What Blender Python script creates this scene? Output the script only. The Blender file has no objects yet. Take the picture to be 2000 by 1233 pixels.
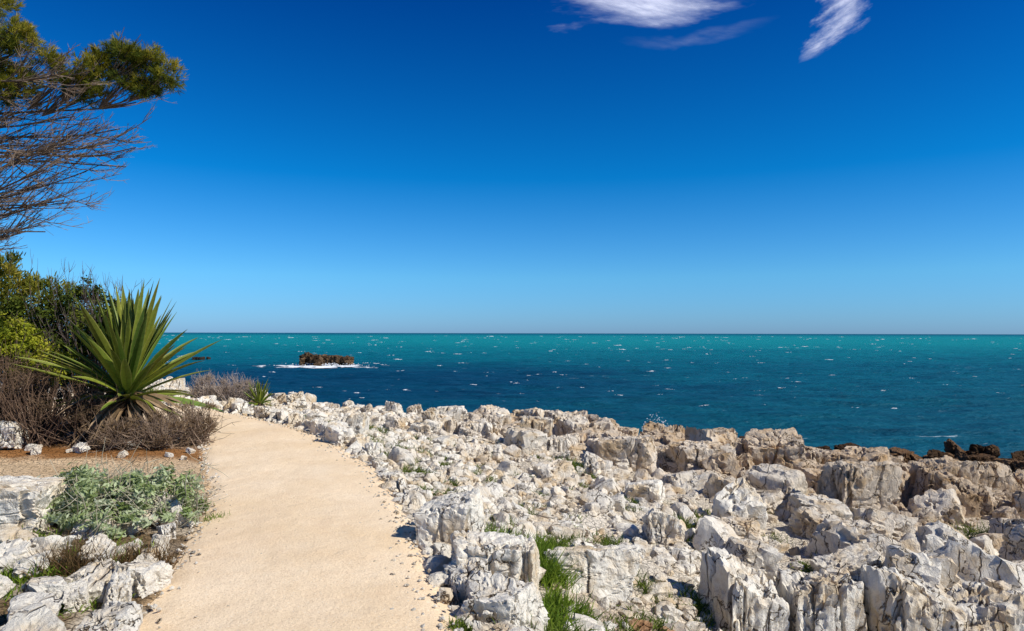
import bpy, bmesh, math, random
import numpy as np
from mathutils import Vector, Matrix
rng = np.random.default_rng(7)
scene = bpy.context.scene
SEA = -5.0

# ------------------------------------------------------------------ noise
def _h(ix, iy, iz, seed):
    n = (ix*374761393 + iy*668265263 + iz*2147483647 + seed*1274126177) & 0xFFFFFFFF
    n = ((n ^ (n >> 13)) * 1274126177) & 0xFFFFFFFF
    n = ((n ^ (n >> 15)) * 2246822519) & 0xFFFFFFFF
    n = n ^ (n >> 16)
    return (n & 0xFFFFFF) / float(0xFFFFFF)
def vnoise(p, seed=0):
    p = np.asarray(p, float)
    i = np.floor(p).astype(np.int64); f = p - i
    f = f*f*f*(f*(f*6-15)+10)
    r = 0
    for dx in (0, 1):
        wx = f[:, 0] if dx else 1-f[:, 0]
        for dy in (0, 1):
            wy = f[:, 1] if dy else 1-f[:, 1]
            for dz in (0, 1):
                wz = f[:, 2] if dz else 1-f[:, 2]
                r = r + wx*wy*wz*_h(i[:, 0]+dx, i[:, 1]+dy, i[:, 2]+dz, seed)
    return r*2-1
def fbm(p, oct=4, seed=0, gain=.5):
    a = 1; s = 0; t = 0; p = np.asarray(p, float)
    for o in range(oct):
        s = s + a*vnoise(p*(2**o)+o*17.3, seed+o); t += a; a *= gain
    return s/t
def P3(x, y, z=0):
    x = np.asarray(x, float); return np.stack([x, np.broadcast_to(y, x.shape).astype(float), np.broadcast_to(z, x.shape).astype(float)], 1)
def smooth(a, b, x):
    t = np.clip((x-a)/(b-a), 0, 1); return t*t*(3-2*t)

# ------------------------------------------------------------------ mesh helpers
def make_obj(name, V, F, C=None, mat=None, parent=None, smooth_shade=True, sharp=None):
    V = np.asarray(V, np.float32); F = np.asarray(F, np.int32)
    me = bpy.data.meshes.new(name)
    k = F.shape[1]
    me.vertices.add(len(V)); me.vertices.foreach_set('co', V.ravel())
    me.loops.add(F.size); me.loops.foreach_set('vertex_index', F.ravel())
    me.polygons.add(len(F))
    me.polygons.foreach_set('loop_start', np.arange(0, F.size, k, dtype=np.int32))
    me.polygons.foreach_set('loop_total', np.full(len(F), k, np.int32))
    me.update(calc_edges=True)
    if C is not None:
        C = np.asarray(C, np.float32)
        if C.shape[1] == 3: C = np.concatenate([C, np.ones((len(C), 1), np.float32)], 1)
        at = me.color_attributes.new('Col', 'FLOAT_COLOR', 'POINT')
        at.data.foreach_set('color', C.ravel())
    me.polygons.foreach_set('use_smooth', np.full(len(F), smooth_shade, bool))
    if sharp is not None: me.set_sharp_from_angle(angle=math.radians(sharp))
    ob = bpy.data.objects.new(name, me)
    scene.collection.objects.link(ob)
    if mat: me.materials.append(mat)
    if parent: ob.parent = parent
    return ob
def empty(name):
    e = bpy.data.objects.new(name, None); scene.collection.objects.link(e); return e

class Batch:
    def __init__(s): s.v = []; s.f = []; s.c = []; s.n = 0
    def add(s, V, F, C):
        V = np.asarray(V, float); F = np.asarray(F)
        C = np.asarray(C, float)
        if C.ndim == 1: C = np.tile(C, (len(V), 1))
        s.v.append(V); s.f.append(F+s.n); s.c.append(C); s.n += len(V)
    def make(s, name, mat, **kw):
        return make_obj(name, np.concatenate(s.v), np.concatenate(s.f), np.concatenate(s.c), mat, **kw)

# ------------------------------------------------------------------ materials
def newmat(name):
    m = bpy.data.materials.new(name); m.use_nodes = True
    nt = m.node_tree; nt.nodes.clear()
    return m, nt, nt.nodes, nt.links
def mixc(nt, fac, a, b, blend='MIX'):
    n = nt.nodes.new('ShaderNodeMix'); n.data_type = 'RGBA'; n.blend_type = blend
    for sock, v in ((n.inputs[0], fac), (n.inputs[6], a), (n.inputs[7], b)):
        if hasattr(v, 'links'): nt.links.new(v, sock)
        else: sock.default_value = v if not isinstance(v, tuple) else (v+(1,))[:4]
    return n.outputs[2]
def ramp(nt, src, stops, interp='LINEAR'):
    n = nt.nodes.new('ShaderNodeValToRGB'); cr = n.color_ramp; cr.interpolation = interp
    while len(cr.elements) < len(stops): cr.elements.new(.5)
    for e, (p, c) in zip(cr.elements, stops):
        e.position = p; e.color = (c, c, c, 1) if not isinstance(c, tuple) else (c+(1,))[:4]
    nt.links.new(src, n.inputs[0]); return n.outputs[0]
def mapped(nt, scale):
    g = nt.nodes.new('ShaderNodeNewGeometry'); m = nt.nodes.new('ShaderNodeMapping')
    nt.links.new(g.outputs['Position'], m.inputs['Vector']); m.inputs['Scale'].default_value = scale
    return m.outputs[0]
def noise(nt, vec, scale, detail=4, rough=.55, dist=0):
    n = nt.nodes.new('ShaderNodeTexNoise'); n.inputs['Scale'].default_value = scale
    n.inputs['Detail'].default_value = detail; n.inputs['Roughness'].default_value = rough
    n.inputs['Distortion'].default_value = dist
    nt.links.new(vec, n.inputs['Vector']); return n.outputs[0]
def voro(nt, vec, scale, feature='F1', out='Distance'):
    n = nt.nodes.new('ShaderNodeTexVoronoi'); n.feature = feature; n.inputs['Scale'].default_value = scale
    nt.links.new(vec, n.inputs['Vector']); return n.outputs[out]
def bump(nt, h, strength, dist, normal=None):
    b = nt.nodes.new('ShaderNodeBump'); b.inputs['Strength'].default_value = strength; b.inputs['Distance'].default_value = dist
    nt.links.new(h, b.inputs['Height'])
    if normal is not None: nt.links.new(normal, b.inputs['Normal'])
    return b.outputs[0]
def math_(nt, op, a, b=None, clamp=False):
    n = nt.nodes.new('ShaderNodeMath'); n.operation = op; n.use_clamp = clamp
    for i, v in enumerate((a, b)):
        if v is None: continue
        if hasattr(v, 'links'): nt.links.new(v, n.inputs[i])
        else: n.inputs[i].default_value = v
    return n.outputs[0]
def attr(nt, name='Col'):
    n = nt.nodes.new('ShaderNodeAttribute'); n.attribute_name = name; return n.outputs['Color']
def principled(nt, col, rough=.9, spec=.2, normal=None):
    p = nt.nodes.new('ShaderNodeBsdfPrincipled'); o = nt.nodes.new('ShaderNodeOutputMaterial')
    if hasattr(col, 'links'): nt.links.new(col, p.inputs['Base Color'])
    else: p.inputs['Base Color'].default_value = (col+(1,))[:4]
    p.inputs['Roughness'].default_value = rough
    p.inputs['Specular IOR Level'].default_value = spec
    if normal is not None: nt.links.new(normal, p.inputs['Normal'])
    nt.links.new(p.outputs[0], o.inputs[0]); return p

def rock_material(name, crack=1.0, bumpd=.042):
    m, nt, _, _ = newmat(name)
    c = attr(nt)
    pos = mapped(nt, (1, 1, 1)); pz = mapped(nt, (1, 1, .4))
    big = noise(nt, pos, 2.3, 6, .65)
    c = mixc(nt, ramp(nt, big, [(.36, 0), (.54, 1)]), mixc(nt, 1.0, c, (.82, .69, .52), 'MULTIPLY'), c)
    fine = noise(nt, pos, 20, 6, .75)
    c = mixc(nt, ramp(nt, fine, [(.30, .8), (.42, 0)]), c, mixc(nt, 1.0, c, (.46, .38, .30), 'MULTIPLY'))
    warp = noise(nt, pos, 4, 4)
    vm = nt.nodes.new('ShaderNodeVectorMath'); vm.operation = 'MULTIPLY_ADD'
    nt.links.new(pz, vm.inputs[0]); vm.inputs[1].default_value = (1, 1, 1)
    cmb = nt.nodes.new('ShaderNodeCombineXYZ'); w2 = math_(nt, 'MULTIPLY', warp, .45)
    for i in range(3): nt.links.new(w2, cmb.inputs[i])
    nt.links.new(cmb.outputs[0], vm.inputs[2])
    e = voro(nt, vm.outputs[0], 3.4, 'DISTANCE_TO_EDGE')
    crk = ramp(nt, e, [(0, 0), (.028, 1)])
    gate = ramp(nt, noise(nt, pos, 1.9, 2), [(.48, 0), (.56, 1)])
    crk = math_(nt, 'MAXIMUM', crk, gate)
    c = mixc(nt, crk, mixc(nt, 1.0, c, (.22, .17, .13), 'MULTIPLY'), c)
    h = math_(nt, 'ADD', math_(nt, 'MULTIPLY', noise(nt, pz, 8, 9, .76), 1.1), math_(nt, 'MULTIPLY', crk, .7*crack))
    h = math_(nt, 'ADD', h, math_(nt, 'MULTIPLY', voro(nt, vm.outputs[0], 11), .45))
    h = math_(nt, 'ADD', h, math_(nt, 'MULTIPLY', voro(nt, vm.outputs[0], 27), .2))
    principled(nt, c, .95, .05, bump(nt, h, .95, bumpd))
    return m
M_rock = rock_material('limestone')
M_dark = rock_material('dark_reef_stone', 1.0, .08)

m, nt, _, _ = newmat('coastal_ground'); M_ground = m
c = attr(nt); pos = mapped(nt, (1, 1, 1))
v1 = voro(nt, pos, 12, 'DISTANCE_TO_EDGE'); v2 = voro(nt, pos, 30, 'DISTANCE_TO_EDGE')
g1 = ramp(nt, v1, [(0, .5), (.10, 1)]); g2 = ramp(nt, v2, [(0, .65), (.15, 1)])
c = mixc(nt, 1.0, c, g1, 'MULTIPLY'); c = mixc(nt, 1.0, c, g2, 'MULTIPLY')
c = mixc(nt, ramp(nt, noise(nt, pos, 1.3, 5, .7), [(.35, .4), (.6, 0)]), c, mixc(nt, 1.0, c, (.7, .58, .42), 'MULTIPLY'))
h = math_(nt, 'ADD', math_(nt, 'MULTIPLY', g1, .8), math_(nt, 'ADD', math_(nt, 'MULTIPLY', g2, .4), noise(nt, pos, 30, 5)))
principled(nt, c, .95, .05, bump(nt, h, .8, .035))

m, nt, _, _ = newmat('sandy_path'); M_path = m
pos = mapped(nt, (1, 1, 1))
c = mixc(nt, ramp(nt, noise(nt, pos, .8, 6, .65), [(.35, 0), (.62, 1)]), (.87, .66, .42), (.95, .76, .53))
c = mixc(nt, ramp(nt, noise(nt, pos, 60, 4, .7), [(.36, .5), (.5, 0)]), c, (.60, .42, .25))
c = mixc(nt, ramp(nt, voro(nt, pos, 30), [(.08, .7), (.17, 0)]), c, (.93, .86, .72))
c = mixc(nt, ramp(nt, voro(nt, pos, 17), [(.05, .7), (.10, 0)]), c, (.46, .33, .20))
c = mixc(nt, ramp(nt, noise(nt, pos, 2.2, 9, .8), [(.50, 0), (.68, .45)]), c, (.78, .56, .35))
c = mixc(nt, ramp(nt, noise(nt, mapped(nt, (.5, .15, 1)), 2.0, 6, .7), [(.54, 0), (.68, .35)]), c, (.74, .55, .37))
h = math_(nt, 'ADD', noise(nt, pos, 55, 6, .7), math_(nt, 'MULTIPLY', noise(nt, pos, 5, 4), 2.0))
principled(nt, c, .95, .05, bump(nt, h, .55, .02))

def veg_material(name, trans=.3, rough=.6, spec=.25):
    m, nt, nodes, links = newmat(name)
    c = attr(nt)
    c = mixc(nt, ramp(nt, noise(nt, mapped(nt, (1, 1, 1)), 18, 2), [(.3, 0), (.7, 1)]), mixc(nt, 1.0, c, (.7, .7, .7), 'MULTIPLY'), c)
    p = nodes.new('ShaderNodeBsdfPrincipled'); p.inputs['Roughness'].default_value = rough
    p.inputs['Specular IOR Level'].default_value = spec
    links.new(c, p.inputs['Base Color'])
    t = nodes.new('ShaderNodeBsdfTranslucent'); links.new(c, t.inputs[0])
    ms = nodes.new('ShaderNodeMixShader'); ms.inputs[0].default_value = trans
    links.new(p.outputs[0], ms.inputs[1]); links.new(t.outputs[0], ms.inputs[2])
    o = nodes.new('ShaderNodeOutputMaterial'); links.new(ms.outputs[0], o.inputs[0])
    return m
M_leaf = veg_material('leaf', .35, .7, .12); M_bark = veg_material('dry_bark', .0, .9, .1); M_agave = veg_material('sword_leaf', .15, .5, .2)

# ------------------------------------------------------------------ terrain
L = np.array([(3.0,-40),(1.4,-20),(-1.4,0),(-2.14,3.9),(-2.46,5.05),(-2.9,6.5),(-3.3,7.5),(-4.1,9.1),(-5.1,11.2),(-6.6,12.6),(-8.8,13.7),(-12,14.8),(-20,16),(-40,18)], float)
R = np.array([(5.5,-40),(3.6,-20),(.6,0),(-.33,3.9),(-.62,5.05),(-1.02,6.5),(-1.35,7.5),(-1.98,9.1),(-3.15,11.2),(-4.6,13.1),(-6.6,15.0),(-10.5,17),(-19,18.5),(-40,20.5)], float)
def xl(y): return np.interp(y, L[:, 1], L[:, 0])
def xr(y): return np.interp(y, R[:, 1], R[:, 0])
def densify(A, n=16):
    out = []
    for a, b in zip(A[:-1], A[1:]):
        for k in range(n): out.append(a+(b-a)*k/n)
    return np.array(out+[A[-1]])
Rd = densify(R); Ld = densify(L)
def mind(x, y, D):
    out = np.empty(len(x))
    for i in range(0, len(x), 20000):
        dx = x[i:i+20000, None]-D[None, :, 0]; dy = y[i:i+20000, None]-D[None, :, 1]
        out[i:i+20000] = np.sqrt((dx*dx+dy*dy).min(1))
    return out
def side(x, y):
    """s>0 right of path, s<0 left of path, 0 on it"""
    x = np.asarray(x, float); y = np.asarray(y, float)
    r = mind(x, y, Rd); l = mind(x, y, Ld)
    return np.where(x > xr(y), r, np.where(x < xl(y), -l, 0))
YC = np.array([(-60,34),(-30,27),(-16,24),(-11,22.5),(-6,20.5),(-2,20),(3,19.5),(6,18.2),(9,16.6),(12,14.6),(20,11),(35,2),(60,-15)], float)
def tc(x, y): return np.asarray(y)-np.interp(x, YC[:, 0], YC[:, 1])
def H(x, y):
    x = np.atleast_1d(np.asarray(x, float)); y = np.atleast_1d(np.asarray(y, float))
    s = side(x, y); t = tc(x, y)
    A = np.interp(x, [-12, -6, 0, 5, 12], [.25, .6, 1.25, 1.6, 2.0])
    n = fbm(P3(x, y)*.9, 4, 3); n2 = fbm(P3(x, y)*3.5, 3, 9)
    zr = -A*(1-np.exp(-s/4)) + n*.18*smooth(.3, 3, s)+n2*.05*smooth(0, .6, s)-.01
    zr = zr-.45*np.exp(-((x-3.2)/1.9)**2-((y-5.2)/1.0)**2)
    sl = -s
    zl = .0 + smooth(0, .8, sl)*(.05+n2*.04) + .06*np.clip(-x-9, 0, 40)*smooth(1, 4, sl)
    branch = smooth(1.0, .55, np.abs(y-8.1-(-x-3.5)*.03))
    zl = zl*(1-branch)+.012*branch
    z = np.where(s > 0, zr, np.where(s < 0, zl, -.04))
    z = z - 6.0*smooth(0, 6.5, t) + np.where(t > 0, n*.5*smooth(0, 3, t), 0)
    return z
def h1(x, y): return float(H([x], [y])[0])

gx = np.concatenate([np.linspace(-62, -15, 40)[:-1], np.arange(-15, 15, .085), np.linspace(15, 62, 40)])
gy = np.concatenate([np.linspace(-42, 2.5, 40)[:-1], np.arange(2.5, 26, .085), np.linspace(26, 48, 25)])
X, Y = np.meshgrid(gx, gy); x = X.ravel(); y = Y.ravel(); z = H(x, y)
nx, ny = len(gx), len(gy)
idx = np.arange(nx*ny).reshape(ny, nx)
F = np.stack([idx[:-1, :-1].ravel(), idx[:-1, 1:].ravel(), idx[1:, 1:].ravel(), idx[1:, :-1].ravel()], 1)
s = side(x, y); t = tc(x, y)
nA = fbm(P3(x, y)*.7, 4, 21); nB = fbm(P3(x, y)*2.5, 3, 31)
def mix(a, b, f): return a*(1-f[:, None])+b*f[:, None]
white = np.array([.78, .70, .58]); tan = np.array([.46, .35, .24]); grn = np.array([.12, .15, .04])
sand = np.array([.84, .62, .39]); litter = np.array([.40, .19, .07]); darkc = np.array([.06, .045, .03]); soil = np.array([.24, .17, .10])
C = np.tile(white, (len(x), 1))
C = mix(C, tan, smooth(-9, -1, t)*smooth(-4, 6, x)*.8)
C = mix(C, np.tile(grn, (len(x), 1)), smooth(.3, .42, nB)*smooth(.1, .4, s)*smooth(6, 2.5, s)*.5)
C = mix(C, np.tile(np.array([.34, .19, .09]), (len(x), 1)), np.exp(-((x-1.2)/.7)**2-((y-4.9)/.8)**2)*.8)
Cl = np.tile(soil, (len(x), 1)); Cl = mix(Cl, white, smooth(.0, .3, nB)*.6)
Cl = mix(Cl, litter, smooth(8.2, 9.0, y+nB*.3)*smooth(10.5, 9.7, y))
br = smooth(1.1, .75, np.abs(y-8.1-(-x-3.5)*.03)+nB*.3)
Cl = mix(Cl, sand, br)
C = np.where((s < 0)[:, None], Cl, C); C = np.where((s == 0)[:, None], sand, C)
C = mix(C, darkc, smooth(2.0, 4.0, t+nA))
make_obj('ground', np.stack([x, y, z], 1), F, C, M_ground)

# path
def spline(A, n):
    u = np.linspace(0, len(A)-1, n)
    out = []
    for uu in u:
        i = min(int(uu), len(A)-2); f = uu-i
        p0, p1, p2, p3 = A[max(i-1, 0)], A[i], A[i+1], A[min(i+2, len(A)-1)]
        out.append(.5*((2*p1)+(-p0+p2)*f+(2*p0-5*p1+4*p2-p3)*f*f+(-p0+3*p1-3*p2+p3)*f**3))
    return np.array(out)
n = 600; Ls = spline(L, n); Rs = spline(R, n)
m_ = 22
pts = []
for j in range(m_):
    f = j/(m_-1); pts.append(Ls*(1-f)+Rs*f)
pts = np.array(pts).transpose(1, 0, 2)
e = fbm(P3(Ls[:, 0]*3, Ls[:, 1]*3), 5, 5, .7)*.08; e2 = fbm(P3(Rs[:, 0]*3, Rs[:, 1]*3), 5, 6, .7)*.08
pts[:, 0, 0] += e-.06; pts[:, -1, 0] += e2+.05
px = pts[:, :, 0].ravel(); py = pts[:, :, 1].ravel()
f = np.tile(np.linspace(0, 1, m_), n)
pz = .008+.02*np.sin(np.pi*f)+fbm(P3(px, py)*1.5, 3, 12)*.012
pz = np.where((f == 0) | (f == 1), -.03, pz)
pi = np.arange(n*m_).reshape(n, m_)
F = np.stack([pi[:-1, :-1].ravel(), pi[:-1, 1:].ravel(), pi[1:, 1:].ravel(), pi[1:, :-1].ravel()], 1)
make_obj('sandy_footpath', np.stack([px, py, pz], 1), F, None, M_path)

# ------------------------------------------------------------------ rocks
_ico = {}
def ico(sub):
    if sub not in _ico:
        bm = bmesh.new(); bmesh.ops.create_icosphere(bm, subdivisions=sub, radius=1)
        bm.verts.ensure_lookup_table()
        V = np.array([v.co[:] for v in bm.verts]); F = np.array([[v.index for v in f.verts] for f in bm.faces]); bm.free()
        V /= np.linalg.norm(V, axis=1)[:, None]; _ico[sub] = (V, F)
    return _ico[sub]
def rock(seed, sub, rough=1.0, block=.5):
    """block 0: many-sided chunk ... 1: squared-off block"""
    r = np.random.default_rng(seed+100); D, F = ico(sub)
    normals = []; hs = []
    for ax in range(3):
        for sg in (-1, 1):
            nrm = np.zeros(3); nrm[ax] = sg; nrm += r.normal(0, .24-.12*block, 3); normals.append(nrm); hs.append(r.uniform(.56, .78))
    for k in range(r.integers(6, 12)):
        normals.append(r.normal(0, 1, 3)); hs.append(r.uniform(.76+.10*block, 1.0+.08*block))
    normals = np.array(normals); normals /= np.linalg.norm(normals, axis=1)[:, None]; hs = np.array(hs)
    off = r.uniform(0, 50, 3)
    if sub >= 4:
        w = np.stack([fbm(D*4+off+k*9, 3, k) for k in range(3)], 1)*.12*rough
        Dw = D+w; Dw /= np.linalg.norm(Dw, axis=1)[:, None]
    else: Dw = D
    dp = Dw@normals.T
    q = np.where(dp > .08, hs/np.maximum(dp, .08), 9); rad = np.minimum(q.min(1), 1.12+.12*block)
    V = D*rad[:, None]
    if sub >= 3:
        d = fbm(V*1.6+off, 2, 1)*.06
        if sub >= 4:
            g = 1-np.abs(fbm(V*np.array([2.2, 2.2, .6])+off, 3, 4))*3.2
            d -= np.clip(g-.74, 0, 1)*.85*rough
            g = 1-np.abs(fbm(V*np.array([1.2, 1.2, 3.2])+off+7, 3, 14))*4.0
            d -= np.clip(g-.78, 0, 1)*.35*rough
            d += fbm(V*7+off, 3, 8)*.06*rough
        V = V+D*d[:, None]
    else:
        V = V*(1+r.normal(0, .06, (len(V), 1)))
    return V, F
VAR = {2: [rock(i, 2) for i in range(14)], 3: [rock(40+i, 3, 1, .6) for i in range(18)], 4: [rock(80+i, 4, 1, .8) for i in range(20)], 5: [rock(120+i, 5, 1, .8) for i in range(22)]}
def rotm(rz, tx, ty): return np.array(Matrix.Rotation(rz, 3, 'Z')@Matrix.Rotation(tx, 3, 'X')@Matrix.Rotation(ty, 3, 'Y'))
def put(b, VF, loc, sc, rz, tilt, col):
    V, F = VF
    M = rotm(rz, *tilt)
    W = (V*np.array(sc))@M.T+np.array(loc)
    b.add(W, F, np.array(col))
WH = np.array([.86, .80, .69]); TN = np.array([.58, .45, .315])
def rockcol(x, y, r=rng):
    t = float(tc(x, y)); k = np.clip((t+11)/8, 0, 1)*np.clip((x+3)/7, 0, 1)
    k = np.clip(k*.85+r.normal(.04, .14), 0, 1)
    return (WH*(1-k)+TN*k)*r.uniform(.84, 1.02)

def sample(nw, accept):
    xs = rng.uniform(-13, 19, nw); ys = rng.uniform(2.6, 24.5, nw)
    s = side(xs, ys); t = tc(xs, ys); p = accept(xs, ys, s, t); k = rng.random(nw) < p
    xs, ys = xs[k], ys[k]
    return list(zip(xs, ys, H(xs, ys), s[k], t[k]))
def qz(x, y): return x-(13-y)*.385     # >0 : boulder field, <0 : gravelly rubble
def vis(x, y): return np.abs(x) < y*.85+2
peb = Batch()
for (x_, y_, z_, s_, t_) in sample(90000, lambda x, y, s, t: np.where((s > .04) & (t < 1.0) & vis(x, y), .62*smooth(1.5, -1, qz(x, y))*(.4+.6*(fbm(P3(x, y)*1.1, 3, 71) > -.15))+.14, 0)):
    r_ = min(rng.lognormal(math.log(.05), .5), .16)
    put(peb, VAR[2][rng.integers(14)], (x_, y_, z_+r_*.2), (r_*rng.uniform(.8, 1.5), r_*rng.uniform(.7, 1.2), r_*rng.uniform(.5, .9)), rng.uniform(0, 6.3), rng.normal(0, .4, 2), rockcol(x_, y_))
for k in range(1100):   # loose gravel spilling on to the verge of the path
    y_ = rng.uniform(3, 14); r_ = rng.uniform(.004, .02)
    u = rng.random()
    if u < .5: x_ = float(xr(y_))+.05-abs(rng.normal(0, .16))
    elif u < .85: x_ = float(xl(y_))-.05+abs(rng.normal(0, .10))
    else: x_ = rng.uniform(float(xl(y_)), float(xr(y_))); r_ *= .5
    put(peb, VAR[2][rng.integers(14)], (x_, y_, .016+r_*.2), (r_*1.2, r_, r_*.7), rng.uniform(0, 6.3), rng.normal(0, .4, 2), WH*rng.uniform(.6, 1.0))
peb.make('stone_rubble', M_rock, smooth_shade=False)
sm = Batch()
for (x_, y_, z_, s_, t_) in sample(8500, lambda x, y, s, t: np.where((s > .3) & (t < 1.2) & vis(x, y) & ~((x > 1.6) & (y < 6.3)), .09+.42*smooth(-1.2, 1, qz(x, y)), 0)):
    r_ = rng.lognormal(math.log(.115), .38)
    put(sm, VAR[3][rng.integers(18)], (x_, y_, z_+r_*.3), (r_*rng.uniform(.8, 1.5), r_*rng.uniform(.7, 1.2), r_*rng.uniform(.6, 1.1)), rng.uniform(0, 6.3), rng.normal(0, .35, 2), rockcol(x_, y_))
sm.make('scattered_stones', M_rock, sharp=32)
md = Batch()
for (x_, y_, z_, s_, t_) in sample(3000, lambda x, y, s, t: np.where((s > 1.0) & (t < .6) & vis(x, y) & ((y > 7.2) | (x < 1.3)), .010+.20*smooth(-.6, 1.8, qz(x, y)), 0)):
    r_ = rng.uniform(.18, .5)
    put(md, VAR[4][rng.integers(20)], (x_, y_, z_+r_*.32), (r_*rng.uniform(.8, 1.4), r_*rng.uniform(.7, 1.1), r_*rng.uniform(.65, 1.15)), rng.uniform(0, 6.3), rng.normal(0, .18, 2), rockcol(x_, y_))
md.make('limestone_rocks', M_rock, sharp=34)
cr = Batch()
for k in range(210):
    x_ = rng.uniform(-12, 16); tt = rng.uniform(-4.2, .8)
    if x_ < -3 and tt < -1.6: continue
    y_ = float(np.interp(x_, YC[:, 0], YC[:, 1]))+tt
    if side([x_], [y_])[0] < 1.3: continue
    z_ = h1(x_, y_); r_ = rng.uniform(.36, .74)*(1 if x_ > -1 else .48)
    put(cr, VAR[5][rng.integers(22)], (x_, y_, z_+r_*.16), (r_*rng.uniform(.7, 1.2), r_*rng.uniform(.7, 1.1), r_*rng.uniform(.8, 1.35)), rng.uniform(0, 6.3), rng.normal(0, .14, 2), rockcol(x_, y_))
cr.make('shoreline_rock_ridge', M_rock, sharp=34)

# individually placed boulders: x, y, width, depth, height, ztop
hero = [(2.06,6.15,.80,.7,1.7,-.27),(2.76,6.1,.84,.7,1.7,-.33),(3.46,6.05,.82,.75,1.7,-.36),(4.16,6.1,.9,.8,1.5,-.55),(4.95,6.4,1.0,.8,1.4,-.62),
 (.72,6.0,.95,.6,.55,-.14),(1.75,8.1,.50,.42,.6,-.36),(5.9,11.8,1.35,.9,1.4,-.42),(4.05,14.7,1.4,1.0,1.5,-.36),(2.35,14.4,1.4,.9,1.3,-.40),
 (5.9,15.4,1.7,1.1,1.5,-.48),(8.6,13.8,1.2,.8,1.6,-.75),(3.1,11.8,1.0,.7,.9,-.76),(9.6,14.2,1.4,1.0,1.5,-.8),(7.4,9.2,1.5,.9,1.1,-.85),(1.0,14.9,1.1,.8,1.1,-.50),(6.4,8.2,1.3,.8,1.0,-.92),(4.6,9.4,1.0,.7,.8,-.80),(3.9,8.0,.9,.55,.7,-.78),(2.9,9.0,.7,.5,.6,-.70),(5.5,7.6,.9,.6,.7,-.85)]
for i, (x_, y_, w, d, h, zt) in enumerate(hero):
    b = Batch(); VF = rock(300+i, 6, 1.0, 1.0)
    ex = np.abs(VF[0]).max(0)
    put(b, VF, (0, 0, 0), (w/2/ex[0], d/2/ex[1], h/2/ex[2]), rng.uniform(-.25, .25), rng.normal(0, .05, 2), WH*rng.uniform(.92, 1.0) if i < 7 else rockcol(x_, y_))
    o = b.make('limestone_boulder', M_rock, sharp=34); o.location = (x_, y_, zt-h/2)
b = Batch()
for (x_, y_, r_) in [(.95,5.15,.09),(1.15,5.0,.10),(1.35,5.15,.08),(1.0,4.85,.08),(1.25,5.35,.09),(1.5,5.45,.09)]:
    put(b, VAR[4][rng.integers(20)], (x_, y_, h1(x_, y_)+r_*.3), (r_*1.3, r_, r_*.9), rng.uniform(0, 6), rng.normal(0, .2, 2), np.array([.58, .36, .21])*rng.uniform(.7, 1.15))
b.make('reddish_stones', M_rock, sharp=34)

ed = Batch()
def edge_line(D, sgn, y0, y1, step, sz, off, b, hfac=1.0):
    acc = 0
    for p, q in zip(D[:-1], D[1:]):
        if p[1] < y0 or p[1] > y1: continue
        dirv = (q-p)/np.linalg.norm(q-p); nrm = np.array([dirv[1], -dirv[0]])*sgn
        acc += np.linalg.norm(q-p)
        if acc < step: continue
        acc = -rng.uniform(0, .12)
        r_ = sz*rng.uniform(.65, 1.35)
        c = p+nrm*(off+rng.normal(0, .05))
        put(b, VAR[5 if p[1] < 9 else 4][rng.integers(20)], (c[0], c[1], h1(*c)+r_*.35*hfac), (r_*rng.uniform(.9, 1.4), r_*rng.uniform(.75, 1.05), r_*rng.uniform(.8, 1.25)*hfac),
            math.atan2(dirv[1], dirv[0])+rng.normal(0, .3), rng.normal(0, .15, 2), WH*rng.uniform(.9, 1.0))
RD = densify(R, 60); LD = densify(L, 60)
edge_line(RD, 1, 2.5, 4.9, .34, .19, .26, ed)
edge_line(RD, 1, 6.3, 9.5, .26, .085, .18, ed)
edge_line(RD, 1, 9.4, 19.5, .24, .19, .27, ed, 1.0)
edge_line(RD, 1, 10, 19.5, .33, .13, .6, ed)
ed.make('stone_edging', M_rock, sharp=34)
for (x_, y_, w, d, h, zt) in [(-.50,5.75,.56,.46,.66,.38),(-.2,5.0,.60,.5,.55,.27),(.08,5.35,.26,.3,.6,.16),(-.05,4.35,.55,.45,.5,.16)]:
    b = Batch(); VF = rock(int(abs(x_*1000)), 6, .8, .9); ex = np.abs(VF[0]).max(0)
    put(b, VF, (0, 0, 0), (w/2/ex[0], d/2/ex[1], h/2/ex[2]), rng.uniform(-.3, .3), (0, 0), WH)
    o = b.make('edging_boulder', M_rock, sharp=34); o.location = (x_, y_, zt-h/2)
el = Batch()
edge_line(LD, -1, 3.0, 6.6, .25, .145, .16, el)
edge_line(LD, -1, 3.0, 5.2, .34, .12, .5, el)
for k in range(95):
    y_ = rng.uniform(3.2, 6.9); x_ = float(xl(y_))-rng.uniform(.3, 3.2); r_ = rng.uniform(.04, .19)
    put(el, VAR[4][rng.integers(20)], (x_, y_, h1(x_, y_)+r_*.35), (r_*1.3, r_, r_*.7), rng.uniform(0, 6.3), rng.normal(0, .3, 2), WH*rng.uniform(.85, 1.0))
for k in range(14):
    x_ = rng.uniform(-8, -4.2); y_ = 9.35+rng.normal(0, .25); r_ = rng.uniform(.03, .12)
    put(el, VAR[4][rng.integers(20)], (x_, y_, h1(x_, y_)+r_*.4), (r_*1.3, r_, r_*.8), rng.uniform(0, 6.3), rng.normal(0, .3, 2), WH*rng.uniform(.85, 1.0))
el.make('stone_edging', M_rock, sharp=34)
b = Batch(); VF = rock(777, 6, .8); put(b, VF, (0, 0, 0), (.66, .48, .38), .2, (0, 0), WH)
o = b.make('limestone_boulder', M_rock, sharp=34); o.location = (-4.3, 5.75, .18)
b = Batch(); VF = rock(778, 6, .8); put(b, VF, (0, 0, 0), (.28, .25, .3), .2, (0, 0), WH*.95)
o = b.make('limestone_boulder', M_rock, sharp=34); o.location = (-7.15, 9.7, .2)

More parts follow.
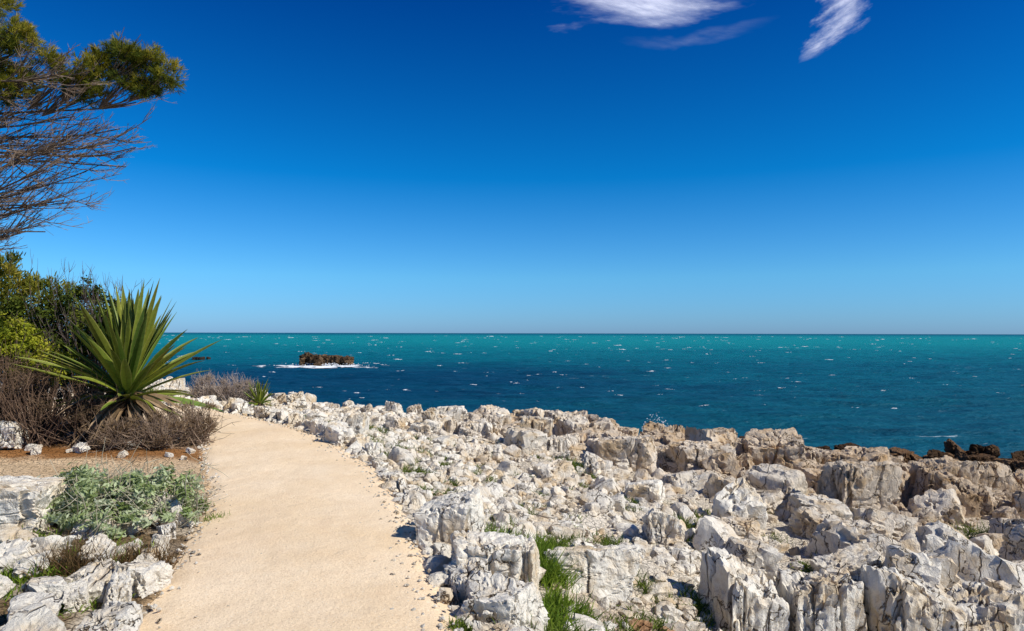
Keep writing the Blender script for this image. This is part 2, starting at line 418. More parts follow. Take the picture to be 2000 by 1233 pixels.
# dark reef rocks: low ledge of dark weathered blocks standing in the water
dk = Batch()
for (cx, cy, r_, zt) in [(7.2,22,.6,-1.62),(10.0,20.6,.9,-1.85),(11.0,21,1.1,-1.98),(12.0,20.5,1.0,-1.76),(12.9,20.3,1.1,-1.76),(13.4,20,.9,-1.68),(14.2,20,1.2,-2.0),(9.2,21.5,1.0,-2.0),(4.4,23,.7,-1.85),(5.2,23,.7,-1.75),(6.0,22.5,.7,-1.65),(8.2,21.8,.7,-1.8),(9.8,20.3,.7,-1.75),(15,17.5,1.2,-1.95)]:
    for k in range(9):
        rr = r_*rng.uniform(.22, .6); x_ = cx+rng.normal(0, .5); y_ = cy+rng.normal(0, .5)
        zz = zt-rng.uniform(0, .45)-rr*.4
        while zz > -5.6:
            put(dk, VAR[5 if zz > -3 else 4][rng.integers(20)], (x_, y_, zz), (rr*1.2, rr, rr*.6), rng.uniform(0, 6), rng.normal(0, .3, 2), np.array([.14, .085, .048])*rng.uniform(.45, 1.6))
            zz -= rr*.75; rr *= 1.1; x_ += rng.normal(0, .1)
dk.make('dark_reef_rocks', M_dark, sharp=34)
isl = Batch()
for k in range(90):
    u = rng.uniform(-1, 1); x_ = u*4.7; y_ = rng.normal(0, .9); hh = 2.2*(1-.1*u)*rng.uniform(.72, 1.02)
    if u < -.75: hh *= 1.12
    rr = rng.uniform(.4, .85); zz = hh-rr*.4
    while zz > -.6:
        put(isl, VAR[4][rng.integers(20)], (x_, y_, zz), (rr*1.15, rr, rr*.55), rng.uniform(0, 6), rng.normal(0, .2, 2), np.array([.15, .10, .06])*rng.uniform(.35, 1.4)); zz -= rr*.7
o = isl.make('sea_stack_islet', M_dark, sharp=34); o.location = (-36.9, 137, SEA)
b = Batch()
for k in range(8): put(b, VAR[4][rng.integers(16)], (rng.uniform(-1.5, 1.5), rng.normal(0, .5), .2), (.8, .6, .6), rng.uniform(0, 6), (0, 0), np.array([.06, .04, .03]))
o = b.make('sea_rock', M_dark, sharp=45); o.location = (-76.5, 168, SEA)

# ------------------------------------------------------------------ sea
m, nt, _, _ = newmat('sea_water'); M_sea = m
g = nt.nodes.new('ShaderNodeNewGeometry'); sx = nt.nodes.new('ShaderNodeSeparateXYZ'); nt.links.new(g.outputs['Position'], sx.inputs[0])
py_ = math_(nt, 'MAXIMUM', sx.outputs[1], 10.0)
inv = math_(nt, 'DIVIDE', 50.0, py_)
inv = math_(nt, 'ADD', inv, math_(nt, 'MULTIPLY', math_(nt, 'SUBTRACT', noise(nt, mapped(nt, (.008, .02, 1)), 1, 4), .5), math_(nt, 'MULTIPLY', inv, 1.0)))
deep = ramp(nt, inv, [(0, (.003, .075, .13)), (.010, (.003, .12, .17)), (.035, (.005, .24, .255)), (.10, (.004, .24, .255)), (.20, (.002, .16, .20)), (.36, (.001, .105, .155)), (1, (.001, .085, .13))])
dx = math_(nt, 'MULTIPLY', math_(nt, 'ADD', sx.outputs[0], 24.0), .017); dy = math_(nt, 'MULTIPLY', math_(nt, 'SUBTRACT', sx.outputs[1], 100.0), .016)
d2 = math_(nt, 'ADD', math_(nt, 'MULTIPLY', dx, dx), math_(nt, 'MULTIPLY', dy, dy))
d2 = math_(nt, 'ADD', d2, math_(nt, 'MULTIPLY', math_(nt, 'SUBTRACT', noise(nt, mapped(nt, (.02, .05, 1)), 1, 4), .5), 1.8))
patch = ramp(nt, d2, [(.1, .8), (1.0, 0)])
c = mixc(nt, patch, deep, (.001, .038, .095))
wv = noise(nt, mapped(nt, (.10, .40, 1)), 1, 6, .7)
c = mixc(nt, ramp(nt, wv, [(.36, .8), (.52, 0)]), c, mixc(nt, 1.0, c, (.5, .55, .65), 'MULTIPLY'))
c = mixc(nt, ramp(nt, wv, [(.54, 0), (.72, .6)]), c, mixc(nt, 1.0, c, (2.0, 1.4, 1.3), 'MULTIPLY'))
f1 = noise(nt, mapped(nt, (.30, .8, 1)), 1, 6, .68, .5); f2 = noise(nt, mapped(nt, (.05, .05, 1)), 1, 2)
foam = ramp(nt, math_(nt, 'ADD', f1, math_(nt, 'MULTIPLY', f2, .25)), [(.80, 0), (.88, .7)])
c = mixc(nt, foam, c, (.6, .72, .75))
h = math_(nt, 'ADD', math_(nt, 'MULTIPLY', noise(nt, mapped(nt, (.25, .6, 1)), 1, 3, .5), 1.2), math_(nt, 'MULTIPLY', noise(nt, mapped(nt, (1.2, 2.2, 1)), 1, 5, .65), .7))
p = principled(nt, c, .5, .10, bump(nt, h, .9, .6))
ang = np.radians(np.concatenate([np.linspace(-180, -52, 24)[:-1], np.linspace(-52, 52, 620), np.linspace(52, 180, 24)[1:]]))
rad = np.concatenate([np.geomspace(12, 650, 420), np.geomspace(700, 45000, 24)])
Ag, Rg = np.meshgrid(ang, rad); x = (Rg*np.sin(Ag)).ravel(); y = (Rg*np.cos(Ag)).ravel(); rr = Rg.ravel()
def wave(x, y, rr):
    wh = .34*(.5-np.abs(fbm(P3(x/11+y/40, y/4.5), 3, 41))*1.8)+.16*fbm(P3(x/2.2, y/1.1), 3, 42)
    return wh*smooth(600, 200, rr)
ii = np.arange(len(x)).reshape(Ag.shape)
F = np.stack([ii[:-1, :-1].ravel(), ii[:-1, 1:].ravel(), ii[1:, 1:].ravel(), ii[1:, :-1].ravel()], 1)[:, ::-1]
make_obj('sea', np.stack([x, y, SEA+wave(x, y, rr)], 1), F, None, M_sea)

def density_mat(name, color, trans):
    m, nt, nodes, links = newmat(name)
    a = nodes.new('ShaderNodeAttribute'); a.attribute_name = 'Col'
    d = nodes.new('ShaderNodeBsdfDiffuse'); d.inputs[0].default_value = color+(1,)
    t = nodes.new('ShaderNodeBsdfTranslucent'); t.inputs[0].default_value = color+(1,)
    ms = nodes.new('ShaderNodeMixShader'); ms.inputs[0].default_value = trans
    links.new(d.outputs[0], ms.inputs[1]); links.new(t.outputs[0], ms.inputs[2])
    tr = nodes.new('ShaderNodeBsdfTransparent'); m2 = nodes.new('ShaderNodeMixShader')
    links.new(a.outputs['Fac'], m2.inputs[0]); links.new(tr.outputs[0], m2.inputs[1]); links.new(ms.outputs[0], m2.inputs[2])
    o = nodes.new('ShaderNodeOutputMaterial'); links.new(m2.outputs[0], o.inputs[0]); return m
M_foam = density_mat('foam', (.85, .88, .9), 0); M_cloud = density_mat('cloud', (.72, .74, .86), .9)
def sheet(name, x0, x1, y0, y1, nx, ny, zf, dens, mat):
    X, Y = np.meshgrid(np.linspace(x0, x1, nx), np.linspace(y0, y1, ny)); x = X.ravel(); y = Y.ravel()
    ii = np.arange(nx*ny).reshape(ny, nx)
    F = np.stack([ii[:-1, :-1].ravel(), ii[:-1, 1:].ravel(), ii[1:, 1:].ravel(), ii[1:, :-1].ravel()], 1)
    d = np.clip(dens(x, y), 0, 1); k = d[F].max(1) > 0.002; F = F[k]
    return make_obj(name, np.stack([x, y, zf(x, y)], 1), F, np.tile(d[:, None], (1, 3)), mat)
def foam_d(x, y):
    u = (x+37.2)/9.2; v = (y-133.0)/6.0; r = np.sqrt(u*u+v*v)
    return smooth(1.05, .45, r+fbm(P3(x*.45, y*.35), 5, 55, .65)*1.2)
sheet('sea_foam', -56, -16, 116, 146, 300, 200, lambda x, y: SEA+.12+wave(x, y, np.hypot(x, y)), foam_d, M_foam)
def shore_foam(x, y):
    return smooth(.25, .6, fbm(P3(x*.8, y*.8), 4, 66)+.35*smooth(7, 3, tc(x, y)-3))*smooth(12, 6, tc(x, y))*.8
sheet('sea_foam', -14, 24, 16, 36, 260, 160, lambda x, y: SEA+.06+wave(x, y, np.hypot(x, y)), shore_foam, M_foam)
b = Batch()
D, Fi = ico(1)
for k in range(2600):
    a_ = rng.random()**.6; x_ = 5.1+rng.normal(0, .5+.25*a_); z_ = -3.4+2.35*a_*rng.random()**.35*math.exp(-((x_-5.1)/1.1)**2); y_ = 24.3+rng.normal(0, .3)
    b.add(D*rng.uniform(.006, .022)+np.array([x_, y_, z_]), Fi, np.array([.9, .9, .9]))
for k in range(420):   # surf thrown up against the islet
    x_ = -36.9+rng.normal(0, 3.4); a_ = rng.random()**2
    b.add(D*np.array([1.6, 1, .8])*rng.uniform(.05, .14)*(1-.5*a_)+np.array([x_, 135.0+rng.normal(0, .5), SEA+.12+.6*a_]), Fi, np.array([.85, .85, .85]))
b.make('sea_spray', M_foam)
b = Batch(); D, Fi = ico(2)
for k in range(540):
    dist = math.exp(rng.uniform(math.log(60), math.log(1600))); a_ = rng.uniform(-.72, .78)
    cx, cy = dist*math.tan(a_), dist
    size = min(rng.lognormal(-.25, .5)*(.15+dist/480.0), dist/260.0)
    nb = int(rng.integers(3, 10)); dr = rng.normal(0, .25)
    for j in range(nb):
        u = rng.normal(0, 1.1)*size; yy = cy+u*dr+rng.normal(0, .4)*size
        sc = size*np.array([rng.uniform(.2, .7), rng.uniform(.1, .35), rng.uniform(.04, .13)])*(1 if abs(u) < size else .5)
        b.add(D*sc*(1+rng.normal(0, .15, (len(D), 1)))+np.array([cx+u, yy, SEA+.03*size+float(wave(np.array([cx+u]), np.array([yy]), np.array([dist]))[0])]), Fi, np.array([.85, .85, .85]))
b.make('whitecaps', M_foam)

# ------------------------------------------------------------------ clouds (high thin cirrus)
ZC = 1500.
def cl1(x, y):
    u = (x-560)/450; v = (y-2930)/380
    base = smooth(1.2, .0, np.sqrt(u*u+v*v)+fbm(P3(x/240, y/140), 5, 3, .6)*.6)
    tail = smooth(.09, .0, np.abs((y-3330+(x-1000)*.35)/900+fbm(P3(x/250, y/250), 4, 8)*.16))*smooth(500, 900, x)*smooth(1300, 950, x)
    fib = .55+.7*fbm(P3((x*.9+y*.25)/170, (y-x*.35)/55), 6, 5, .68)
    return base*.95*np.clip(fib+.40, 0, 1.2)+tail*.12*np.clip(fib, 0, 1)
def cl2(x, y):
    c = np.interp(y, [2800, 3070, 3326, 3500, 3660, 3760], [1400, 1510, 1585, 1578, 1562, 1550])+14*np.sin(y/80)
    w = np.interp(y, [2800, 3070, 3326, 3500, 3620, 3700], [150, 125, 100, 70, 40, 5])
    u = (x-c)/w
    b = smooth(1.1, .0, np.abs(u)+fbm(P3(x/60, y/130), 5, 13, .65)*.7)*smooth(3720, 3450, y)
    fib = .55+.9*fbm(P3((x+y*.25)/32, (y-x*.5)/130), 6, 15, .68)
    return b*np.clip(fib+.2, 0, 1)*.72
sheet('cloud', 60, 1500, 2400, 3800, 440, 340, lambda x, y: ZC+20*np.sin(x/200), cl1, M_cloud)
sheet('cloud', 1150, 1850, 2700, 3760, 300, 380, lambda x, y: ZC+20*np.sin(x/150), cl2, M_cloud)

# ------------------------------------------------------------------ vegetation helpers
def unit(v): return v/np.maximum(np.linalg.norm(v, axis=-1, keepdims=True), 1e-9)
def blades(b, base, dirs, length, width, droop, col):
    n = len(base); dirs = unit(dirs)
    sidev = unit(np.cross(dirs, unit(rng.normal(0, 1, (n, 3)))))
    length = np.broadcast_to(length, n); width = np.broadcast_to(width, n); droop = np.broadcast_to(droop, n)
    P = []
    for t, w in ((0, .8), (.5, 1.0), (1, 0)):
        p = base+dirs*(length*t)[:, None]; p[:, 2] -= droop*length*t*t
        if w > 0: P += [p-sidev*(width*w/2)[:, None], p+sidev*(width*w/2)[:, None]]
        else: P += [p]
    V = np.stack(P, 1).reshape(-1, 3); o = np.arange(n)[:, None]*5
    F = np.concatenate([o+np.array([0, 1, 3]), o+np.array([0, 3, 2]), o+np.array([2, 3, 4])])
    C = np.repeat(col, 5, 0) if np.ndim(col) == 2 else np.tile(col, (n*5, 1))
    b.add(V, F, C)
def leaves(b, pos, nrm, size, col, asp=.45):
    n = len(pos); a = unit(np.cross(nrm, rng.normal(0, 1, (n, 3)))); c = unit(np.cross(nrm, a))
    size = np.broadcast_to(size, n)[:, None]
    V = np.stack([pos-a*size*.5, pos+c*size*asp*.5, pos+a*size*.5, pos-c*size*asp*.5], 1).reshape(-1, 3)
    o = np.arange(n)[:, None]*4; F = np.concatenate([o+np.array([0, 1, 2]), o+np.array([0, 2, 3])])
    b.add(V, F, np.repeat(col, 4, 0))
def tube(b, pts, rad, col, sides=4):
    pts = np.asarray(pts, float); n = len(pts); T = unit(np.gradient(pts, axis=0))
    up = np.array([.3, .9, .2]); A = unit(np.cross(T, up)); B_ = np.cross(T, A)
    ang = np.arange(sides)*2*math.pi/sides
    V = pts[:, None, :]+(A[:, None, :]*np.cos(ang)[None, :, None]+B_[:, None, :]*np.sin(ang)[None, :, None])*np.asarray(rad)[:, None, None]
    V = V.reshape(-1, 3)
    i = np.arange(n-1)[:, None]*sides; k = np.arange(sides)[None]; a = (i+k).ravel(); c = (i+(k+1) % sides).ravel()
    F = np.concatenate([np.stack([a, c, c+sides], 1), np.stack([a, c+sides, a+sides], 1)])
    b.add(V, F, np.asarray(col))
def bezier(p0, d0, length, bend, n=7, jit=.04):
    pts = [np.array(p0, float)]; d = np.array(d0, float); d /= np.linalg.norm(d); st = length/(n-1)
    for i in range(n-1):
        d = d+np.array(bend)/(n-1)+rng.normal(0, jit, 3); d /= np.linalg.norm(d); pts.append(pts[-1]+d*st)
    return np.array(pts)

def shrub(name, lobes, nleaf, size, pal, twigcol=(.12, .09, .07), ntw=60, base=None, asp=.45, up=.3, blade=False, bare=0):
    par = empty(name); b = Batch(); tw = Batch(); pal = np.array(pal)
    vol = np.array([l[3]*l[4]*l[5] for l in lobes])**.67; vol = vol/vol.sum()
    for li, l in enumerate(lobes):
        nl = int(nleaf*vol[li]); c = np.array(l[:3]); r = np.array(l[3:6])
        K = max(10, int(nl/90)); cd = unit(rng.normal(0, 1, (K, 3))); cd[:, 2] = np.where(cd[:, 2] < -.4, -cd[:, 2], cd[:, 2])
        cc = cd*rng.uniform(.5, 1.12, (K, 1)); ct = rng.random(K)
        k = rng.integers(0, K, nl); q = cc[k]+rng.normal(0, .11, (nl, 3)); pos = c+q*r
        nrm = unit(unit(q)+rng.normal(0, .7, (nl, 3))+np.array([0, 0, up]))
        f = np.clip(ct[k]*.7+rng.random(nl)*.4, 0, .999)*(len(pal)-1); fi = f.astype(int); ff = (f-fi)[:, None]
        col = pal[fi]*(1-ff)+pal[np.minimum(fi+1, len(pal)-1)]*ff
        sz = size*rng.uniform(.6, 1.3, nl)
        if blade: blades(b, pos, nrm+np.array([0, 0, .4]), sz, sz*asp, .1, col)
        else: leaves(b, pos, nrm, sz, col, asp)
        bs = np.array(base if base else (c[0], c[1], h1(c[0], c[1])))
        for j in range(int(ntw*vol[li])+3):
            d = unit(rng.normal(0, 1, 3)+np.array([0, 0, .9])); e = c+d*r*rng.uniform(.8, 1.08+bare)
            v = e-bs; pts = bezier(bs+rng.normal(0, .12, 3)*np.array([1, 1, 0]), v+rng.normal(0, .2, 3), np.linalg.norm(v)*1.02, (0, 0, .1), 7, .05)
            tube(tw, pts, np.linspace(.012, .003, 7), np.array(twigcol)*rng.uniform(.7, 1.3), 3)
            for q in range(4+int(bare*8)):
                i = rng.integers(3, 7); pp = bezier(pts[i], pts[i]-pts[i-1]+rng.normal(0, .12, 3), rng.uniform(.1, .32), (0, 0, .3), 4, .12)
                tube(tw, pp, np.linspace(.004, .0015, 4), np.array(twigcol)*rng.uniform(.8, 1.6), 3)
    if b.n: b.make('foliage', M_leaf, parent=par, smooth_shade=False)
    tw.make('twigs', M_bark, parent=par)
    return par

dk_g = [(.02, .035, .008), (.06, .09, .014), (.12, .16, .022), (.22, .25, .035)]
yl_g = [(.07, .10, .008), (.20, .25, .018), (.42, .44, .03), (.55, .52, .06)]
pin_g = [(.04, .06, .01), (.13, .16, .02), (.30, .30, .035), (.48, .38, .06)]
shrub('pine_shrub', [(-9.3,11.9,2.1,.9,.8,.75),(-8.8,11.8,2.55,.5,.5,.42),(-8.2,11.9,2.2,.5,.5,.45),(-10.4,12.2,2.1,1.1,.9,.9),(-9.0,11.8,1.2,1.0,.8,.9)], 26000, .10, pin_g, ntw=90, asp=.16, blade=True)
shrub('mastic_shrub', [(-7.55,12.0,1.6,.75,.7,.75),(-7.0,11.7,1.35,.55,.6,.65),(-8.3,12.0,1.5,.8,.7,.8),(-7.4,11.8,2.15,.4,.4,.4),(-6.8,11.6,1.85,.3,.4,.4)], 20000, .065, dk_g, twigcol=(.13, .10, .09), ntw=230, bare=.45)
shrub('euphorbia_shrub', [(-7.75,10.6,1.45,.5,.45,.42),(-7.3,10.7,1.0,.5,.45,.4),(-8.4,10.7,1.4,.6,.5,.6)], 15000, .055, yl_g, ntw=50)
shrub('dry_shrub', [(-6.9,9.95,.62,.65,.45,.5),(-7.6,10.1,.8,.7,.5,.55),(-6.3,10.2,.5,.5,.4,.4),(-8.6,10.2,.8,.8,.5,.6)], 5200, .05, [(.08, .055, .03), (.18, .12, .07), (.3, .2, .12)], twigcol=(.17, .11, .075), ntw=420, asp=.2, bare=.2)
shrub('dry_shrub', [(-5.1,9.95,.2,.5,.35,.30),(-5.6,9.75,.15,.5,.3,.24),(-4.85,10.5,.25,.35,.4,.3)], 5500, .06, [(.14, .09, .05), (.28, .19, .11), (.4, .28, .17)], twigcol=(.24, .17, .12), ntw=240, asp=.15, blade=True)
shrub('silver_ragwort_bush', [(-3.55,6.1,.22,.42,.35,.30),(-3.15,6.15,.22,.34,.3,.26),(-3.9,6.2,.18,.4,.35,.22),(-2.95,6.1,.16,.22,.22,.16),(-3.4,5.75,.12,.4,.25,.16)], 11000, .055, [(.10, .16, .03), (.30, .38, .13), (.54, .62, .34), (.74, .78, .58)], twigcol=(.40, .36, .26), ntw=90, bare=.0, asp=.35)
shrub('dry_shrub', [(-8.3,18.6,.15,.45,.4,.35),(-7.4,18.4,.1,.5,.4,.35)], 2500, .1, [(.28, .2, .15), (.5, .4, .3)], twigcol=(.42, .33, .27), ntw=320, asp=.1, blade=True)

def grass_patch(b, cx, cy, r, n, hgt, pal, w=.008, lean=.5):
    a = rng.normal(0, 1, (n, 2))*r*.5; x = cx+a[:, 0]; y = cy+a[:, 1]
    base = np.stack([x, y, H(x, y)-.01], 1); d = rng.normal(0, lean, (n, 3)); d[:, 2] = 1
    pal = np.array(pal); f = rng.random((n, 1)); col = pal[0]*(1-f)+pal[1]*f
    blades(b, base, d, hgt*rng.uniform(.4, 1.3, n), w, rng.uniform(.1, .6, n), col)
G = [(.06, .11, .015), (.24, .30, .045)]; GB = [(.08, .16, .015), (.28, .38, .04)]; DR = [(.42, .30, .15), (.6, .48, .27)]
gb = Batch()
for (cx, cy, r, n, hh, pl) in [(-.12,6.2,.2,1000,.28,GB),(.12,5.85,.24,1500,.32,GB),(.3,5.65,.16,700,.30,GB),(.3,6.4,.2,600,.24,GB),(.45,6.8,.2,400,.18,G),(.38,5.0,.18,700,.24,GB),(.25,4.6,.2,500,.2,GB),(.3,4.2,.3,700,.16,G),(.9,4.8,.3,700,.16,G),(-.28,4.0,.1,300,.1,G),
    (1.3,5.4,.25,450,.16,G),(.6,7.2,.2,350,.14,G),(1.15,7.5,.25,400,.16,G),(1.7,6.2,.2,450,.18,G),(-.65,8.3,.2,300,.14,G),(-1.25,9.1,.2,350,.14,G),(-1.7,10.4,.25,350,.16,G),(-2.5,12,.35,450,.2,G),(-3.9,14.3,.4,500,.2,G),(-3.0,14.6,.4,400,.22,G),
    (-.4,10.5,.25,300,.18,G),(1.1,13,.3,400,.3,G),(.1,14.8,.4,400,.3,G),(3.6,10.5,.25,300,.25,G),(2.3,9.2,.2,250,.18,G),(4.9,12.6,.4,400,.32,G),(7.5,11,.4,300,.3,G),(4.9,7.9,.2,250,.2,G),(1.8,5.5,.3,600,.14,G),(3.0,5.4,.5,500,.14,G),(4.4,5.6,.3,400,.2,G)]:
    grass_patch(gb, cx, cy, r, n, hh, pl)
for k in range(150):
    y_ = rng.uniform(5, 17); x_ = float(xr(y_))+rng.uniform(.5, 6); grass_patch(gb, x_, y_, rng.uniform(.06, .18), 90, .14, G)
gb.make('grass_among_rocks', M_leaf, smooth_shade=False)
gb = Batch()
for (cx, cy, r, n, hh) in [(-2.95,5.05,.25,900,.17),(-3.2,4.7,.3,1000,.15),(-3.7,5.0,.3,900,.14),(-2.75,4.3,.25,600,.12),(-3.9,5.35,.25,500,.12),(-2.7,6.3,.12,350,.12),(-3.4,4.2,.3,600,.12),(-4.3,6.5,.3,300,.1)]:
    grass_patch(gb, cx, cy, r, n, hh, GB)
for (cx, cy, r, n, hh) in [(-3.0,4.75,.22,900,.30),(-2.65,4.95,.18,600,.24),(-4.6,5.2,.3,300,.2)]:
    grass_patch(gb, cx, cy, r, n, hh, [(.08, .06, .02), (.26, .15, .07)], .005, .35)
gb.make('grass', M_leaf, smooth_shade=False)
gb = Batch()
for k in range(26):
    x_ = rng.uniform(-11.5, -7); y_ = 18.9+rng.normal(0, .5)+(-x_-7)*.25
    grass_patch(gb, x_, y_, .5, 200, .30, DR if k % 3 else G, .014, .4)
gb.make('dry_grass', M_leaf, smooth_shade=False)

# ------------------------------------------------------------------ sword-leaved agave
def agave(name, loc, nleaf, length, width, stem, dead=70, seed=3):
    r = np.random.default_rng(seed); par = empty(name); par.location = loc
    b = Batch(); ga = 2.39996
    def leaf(az, el, ln, w, sag, c0, c1, z0, twist=0, edge=1.0):
        nseg = 9; t = np.linspace(0, 1, nseg); d = np.array([math.cos(az)*math.cos(el), math.sin(az)*math.cos(el), math.sin(el)])
        p = np.array([0, 0, z0])+d[None]*(t*ln)[:, None]+np.array([math.cos(az), math.sin(az), 0])*.05
        p[:, 2] -= sag*ln*t**2.2
        T = unit(np.gradient(p, axis=0)); S = unit(np.cross(T, np.array([0, 0, 1.]))+1e-6); Nn = np.cross(S, T)
        S = S*math.cos(twist)+Nn*math.sin(twist); Nn = np.cross(S, T)
        ww = w*np.interp(t, [0, .12, .5, .8, 1], [.75, .8, 1, .62, .02])/2
        V = np.stack([p-S*ww[:, None]+Nn*ww[:, None]*.5, p-S*ww[:, None]*.8+Nn*ww[:, None]*.36, p, p+S*ww[:, None]*.8+Nn*ww[:, None]*.36, p+S*ww[:, None]+Nn*ww[:, None]*.5], 1).reshape(-1, 3)
        i = np.arange(nseg-1)[:, None]*5; k = np.arange(4)[None]; a = (i+k).ravel()
        F = np.concatenate([np.stack([a, a+1, a+6], 1), np.stack([a, a+6, a+5], 1)])
        ct = (np.array(c0)[None]*(1-t[:, None])+np.array(c1)[None]*t[:, None])
        ec = ct*(1-.6*edge)+np.array([.5, .48, .14])*.6*edge
        C = np.stack([ec, ct, ct*.75, ct, ec], 1).reshape(-1, 3)
        b.add(V, F, C)
    for i in range(nleaf):
        f = i/nleaf; az = i*ga+r.normal(0, .1); el = math.radians(np.interp(f, [0, .2, .6, 1], [0, 26, 60, 86]))+r.normal(0, .10)
        g = r.uniform(.7, 1.35); yel = r.random()*.6
        leaf(az, el, length*np.interp(f, [0, .2, .8, 1], [.68, .92, 1.06, .95])*r.uniform(.78, 1.12), width*r.uniform(.8, 1.15), .22*(1-f)*r.uniform(.1, 1.3), np.array([.17+.26*yel, .28+.12*yel, .035])*g, np.array([.10+.14*yel, .18+.03*yel, .03])*g, stem*(.75+.35*f), r.normal(0, .35))
    b.make('leaves', M_agave, parent=par, smooth_shade=False)
    b = Batch()
    for i in range(dead):
        az = r.uniform(0, 6.28); el = math.radians(r.uniform(-50, 5)); g = r.uniform(.5, 1.4)
        leaf(az, el, length*r.uniform(.4, .75), width*r.uniform(.4, .8), r.uniform(.2, .7), np.array([.26, .17, .09])*g, np.array([.42, .29, .17])*g, stem*r.uniform(.5, .95), r.normal(0, .8), 0)
    b.make('dead_leaves', M_agave, parent=par, smooth_shade=False)
    b = Batch(); tube(b, [(0, 0, -.1), (0, 0, stem*.5), (0, 0, stem*1.05)], [.14, .13, .08], np.array([.12, .08, .05]), 10); b.make('trunk', M_bark, parent=par)
agave('agave_plant', (-5.95, 10.6, h1(-5.95, 10.6)), 104, 1.56, .13, .80, 110)
agave('agave_plant', (-6.75, 18.3, h1(-6.75, 18.3)-.1), 46, .62, .06, .2, 12, 9)

# ------------------------------------------------------------------ pine tree
par = empty('pine_tree'); wood = Batch(); need = Batch()
bark = np.array([.175, .13, .095])
tr = np.array([(-9.9, 9.4, -.1), (-9.75, 9.35, 1.2), (-9.4, 9.2, 2.4), (-8.9, 9.1, 3.4), (-8.4, 9.0, 4.3), (-8.0, 9.0, 5.2), (-7.7, 9, 5.9)])
tr = spline(tr, 24); tube(wood, tr, np.linspace(.2, .05, 24), bark*.8, 10)
def grow(p0, d0, ln, rad, depth, bend):
    n = 8 if depth < 2 else 5
    pts = bezier(p0, d0, ln, bend, n, .07 if depth < 2 else .13)
    k_ = [.8, 1.1, 1.6, 2.0][depth]
    tube(wood, pts, np.linspace(rad, rad*.35, n), bark*rng.uniform(.7, 1.35)*k_, 5 if depth < 1 else 3)
    if depth == 3: return
    cnt = [11, 6, 3][depth]
    for k in range(cnt):
        f = rng.uniform(.22, 1.0); i = min(int(f*(n-1)), n-2); d = unit(pts[i+1]-pts[i])
        dd = d+rng.normal(0, [.42, .45, .6][depth], 3)*np.array([.5, 1, .85])+np.array([.12, 0, .03])
        grow(pts[i], dd, ln*rng.uniform(.28, .46)*(1.15-f*.4), max(rad*.45, .0032), depth+1, (.15, 0, .34))
targets = [(-4.75,8.9,4.5),(-4.85,9.3,4.15),(-5.1,8.7,3.8),(-5.2,9.0,3.6),(-5.5,9.2,3.45),(-5.8,8.8,3.25),(-6.2,9.1,3.05),(-5.5,8.5,4.4),(-6.3,8.6,4.0),(-5.4,9.5,4.2),(-6.5,8.8,3.3),(-4.9,9.0,4.7),(-5.2,8.8,5.0),(-6.2,9,5.1),(-6.7,8.7,4.6),
  (-5.0,8.6,4.2),(-5.2,9.3,4.4),(-5.7,9.1,3.7),(-6.1,9.4,3.5),(-6.5,9.0,2.95),(-6.7,8.7,2.7)]
for i, T in enumerate(targets):
    T = np.array(T); k = int(np.clip(np.interp(T[2], [2.9, 5.2], [9, 20]), 7, 21)); s0 = tr[k]
    v = T-s0; ln = np.linalg.norm(v); grow(s0, v+np.array([0, 0, -.22*ln]), ln*.94, .022, 0, (.15, 0, .42))
lob = [(-6.9,9,5.35,.40),(-6.5,8.9,5.55,.28),(-6.2,9.0,5.25,.24),(-6.75,9.0,4.95,.30),(-7.3,9,5.5,.5),(-5.45,8.9,5.05,.28),(-5.15,9.0,5.40,.30),(-4.85,8.9,5.35,.26),(-4.60,9.0,5.12,.22),(-5.0,9,5.02,.26),(-5.75,9,4.92,.2),(-5.5,9,5.32,.18),(-5.95,9,5.0,.15),(-7.5,9.2,6.2,.6),(-8.2,9.2,6.4,.7),(-9,9.4,6.0,.7),(-9.3,8.8,5.2,.6)]
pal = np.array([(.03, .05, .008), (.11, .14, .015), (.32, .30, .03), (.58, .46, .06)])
for (cx, cy, cz, r) in lob:
    K = 16; kc = unit(rng.normal(0, 1, (K, 3)))*rng.uniform(.3, 1.05, (K, 1))
    nt_ = int(270*(r/.3)**1.7); q = kc[rng.integers(0, K, nt_)]+rng.normal(0, .17, (nt_, 3)); c = np.array([cx, cy, cz])+q*r*np.array([1.1, 1.1, .85])
    for p, qq in zip(c, q):
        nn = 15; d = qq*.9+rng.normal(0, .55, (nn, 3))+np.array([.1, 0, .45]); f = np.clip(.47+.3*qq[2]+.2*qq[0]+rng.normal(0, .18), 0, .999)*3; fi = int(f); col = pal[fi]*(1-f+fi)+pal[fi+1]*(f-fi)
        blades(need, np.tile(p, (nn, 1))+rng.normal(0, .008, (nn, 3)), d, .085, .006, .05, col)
    for j in range(14):
        q = unit(rng.normal(0, 1, 3)); e = np.array([cx, cy, cz])+q*r*.9; s0 = np.array([cx-.5, cy, cz-.35])
        tube(wood, bezier(s0, e-s0, np.linalg.norm(e-s0), (0, 0, .2), 5, .06), np.linspace(.010, .004, 5), bark*1.2, 3)
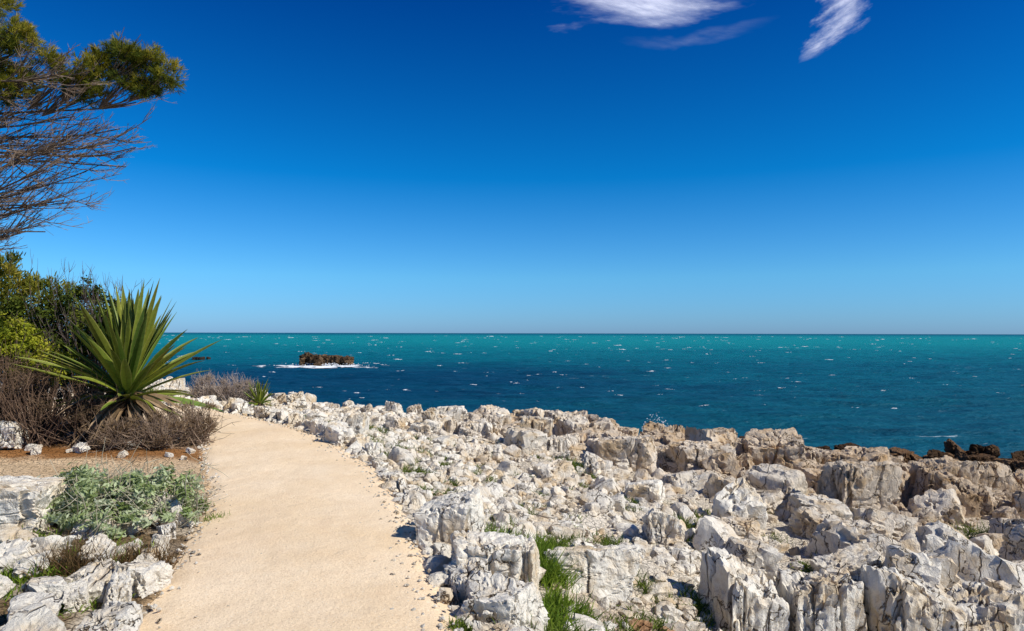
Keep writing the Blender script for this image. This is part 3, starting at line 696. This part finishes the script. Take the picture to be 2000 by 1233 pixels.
wood.make('branches', M_bark, parent=par); need.make('needles', M_leaf, parent=par, smooth_shade=False)

# ------------------------------------------------------------------ light, sky, camera
sd = Vector((.86, -.36, .84)).normalized()
el = math.asin(sd.z); az = math.atan2(sd.x, sd.y)
w = bpy.data.worlds.new('sky'); scene.world = w; w.use_nodes = True; nt = w.node_tree; nt.nodes.clear()
sk = nt.nodes.new('ShaderNodeTexSky'); sk.sky_type = 'NISHITA'; sk.sun_disc = False; sk.sun_elevation = el; sk.sun_rotation = az
sk.altitude = 0; sk.air_density = 1.0; sk.dust_density = .3; sk.ozone_density = 3.0
tcn = nt.nodes.new('ShaderNodeTexCoord'); sp = nt.nodes.new('ShaderNodeSeparateXYZ'); nt.links.new(tcn.outputs['Generated'], sp.inputs[0])
rp = ramp(nt, sp.outputs[2], [(0, (.38, .74, 1.50)), (.08, (.34, .88, 1.40)), (.22, (.015, .64, 1.22)), (.45, (.0, .31, .90)), (1, (.12, .36, .66))])
cc = mixc(nt, 1.0, sk.outputs[0], rp, 'MULTIPLY')
bg = nt.nodes.new('ShaderNodeBackground'); bg.inputs[1].default_value = .10; nt.links.new(cc, bg.inputs[0])
o = nt.nodes.new('ShaderNodeOutputWorld'); nt.links.new(bg.outputs[0], o.inputs[0])
sl = bpy.data.lights.new('sun', 'SUN'); sl.energy = 5.0; sl.angle = math.radians(.5); sl.color = (1, .95, .85)
so = bpy.data.objects.new('sun', sl); scene.collection.objects.link(so); so.rotation_euler = sd.to_track_quat('Z', 'Y').to_euler()
cam = bpy.data.cameras.new('camera'); co = bpy.data.objects.new('camera', cam); scene.collection.objects.link(co)
cam.lens = 24; cam.sensor_width = 36; cam.clip_end = 100000; cam.clip_start = .05
co.location = (0, 0, 1.7)
co.rotation_euler = (Matrix.Rotation(math.radians(90+1.48), 3, 'X')@Matrix.Rotation(.0022, 3, 'Z')).to_euler()
scene.camera = co
scene.view_settings.view_transform = 'Standard'; scene.view_settings.look = 'None'; scene.view_settings.exposure = 0
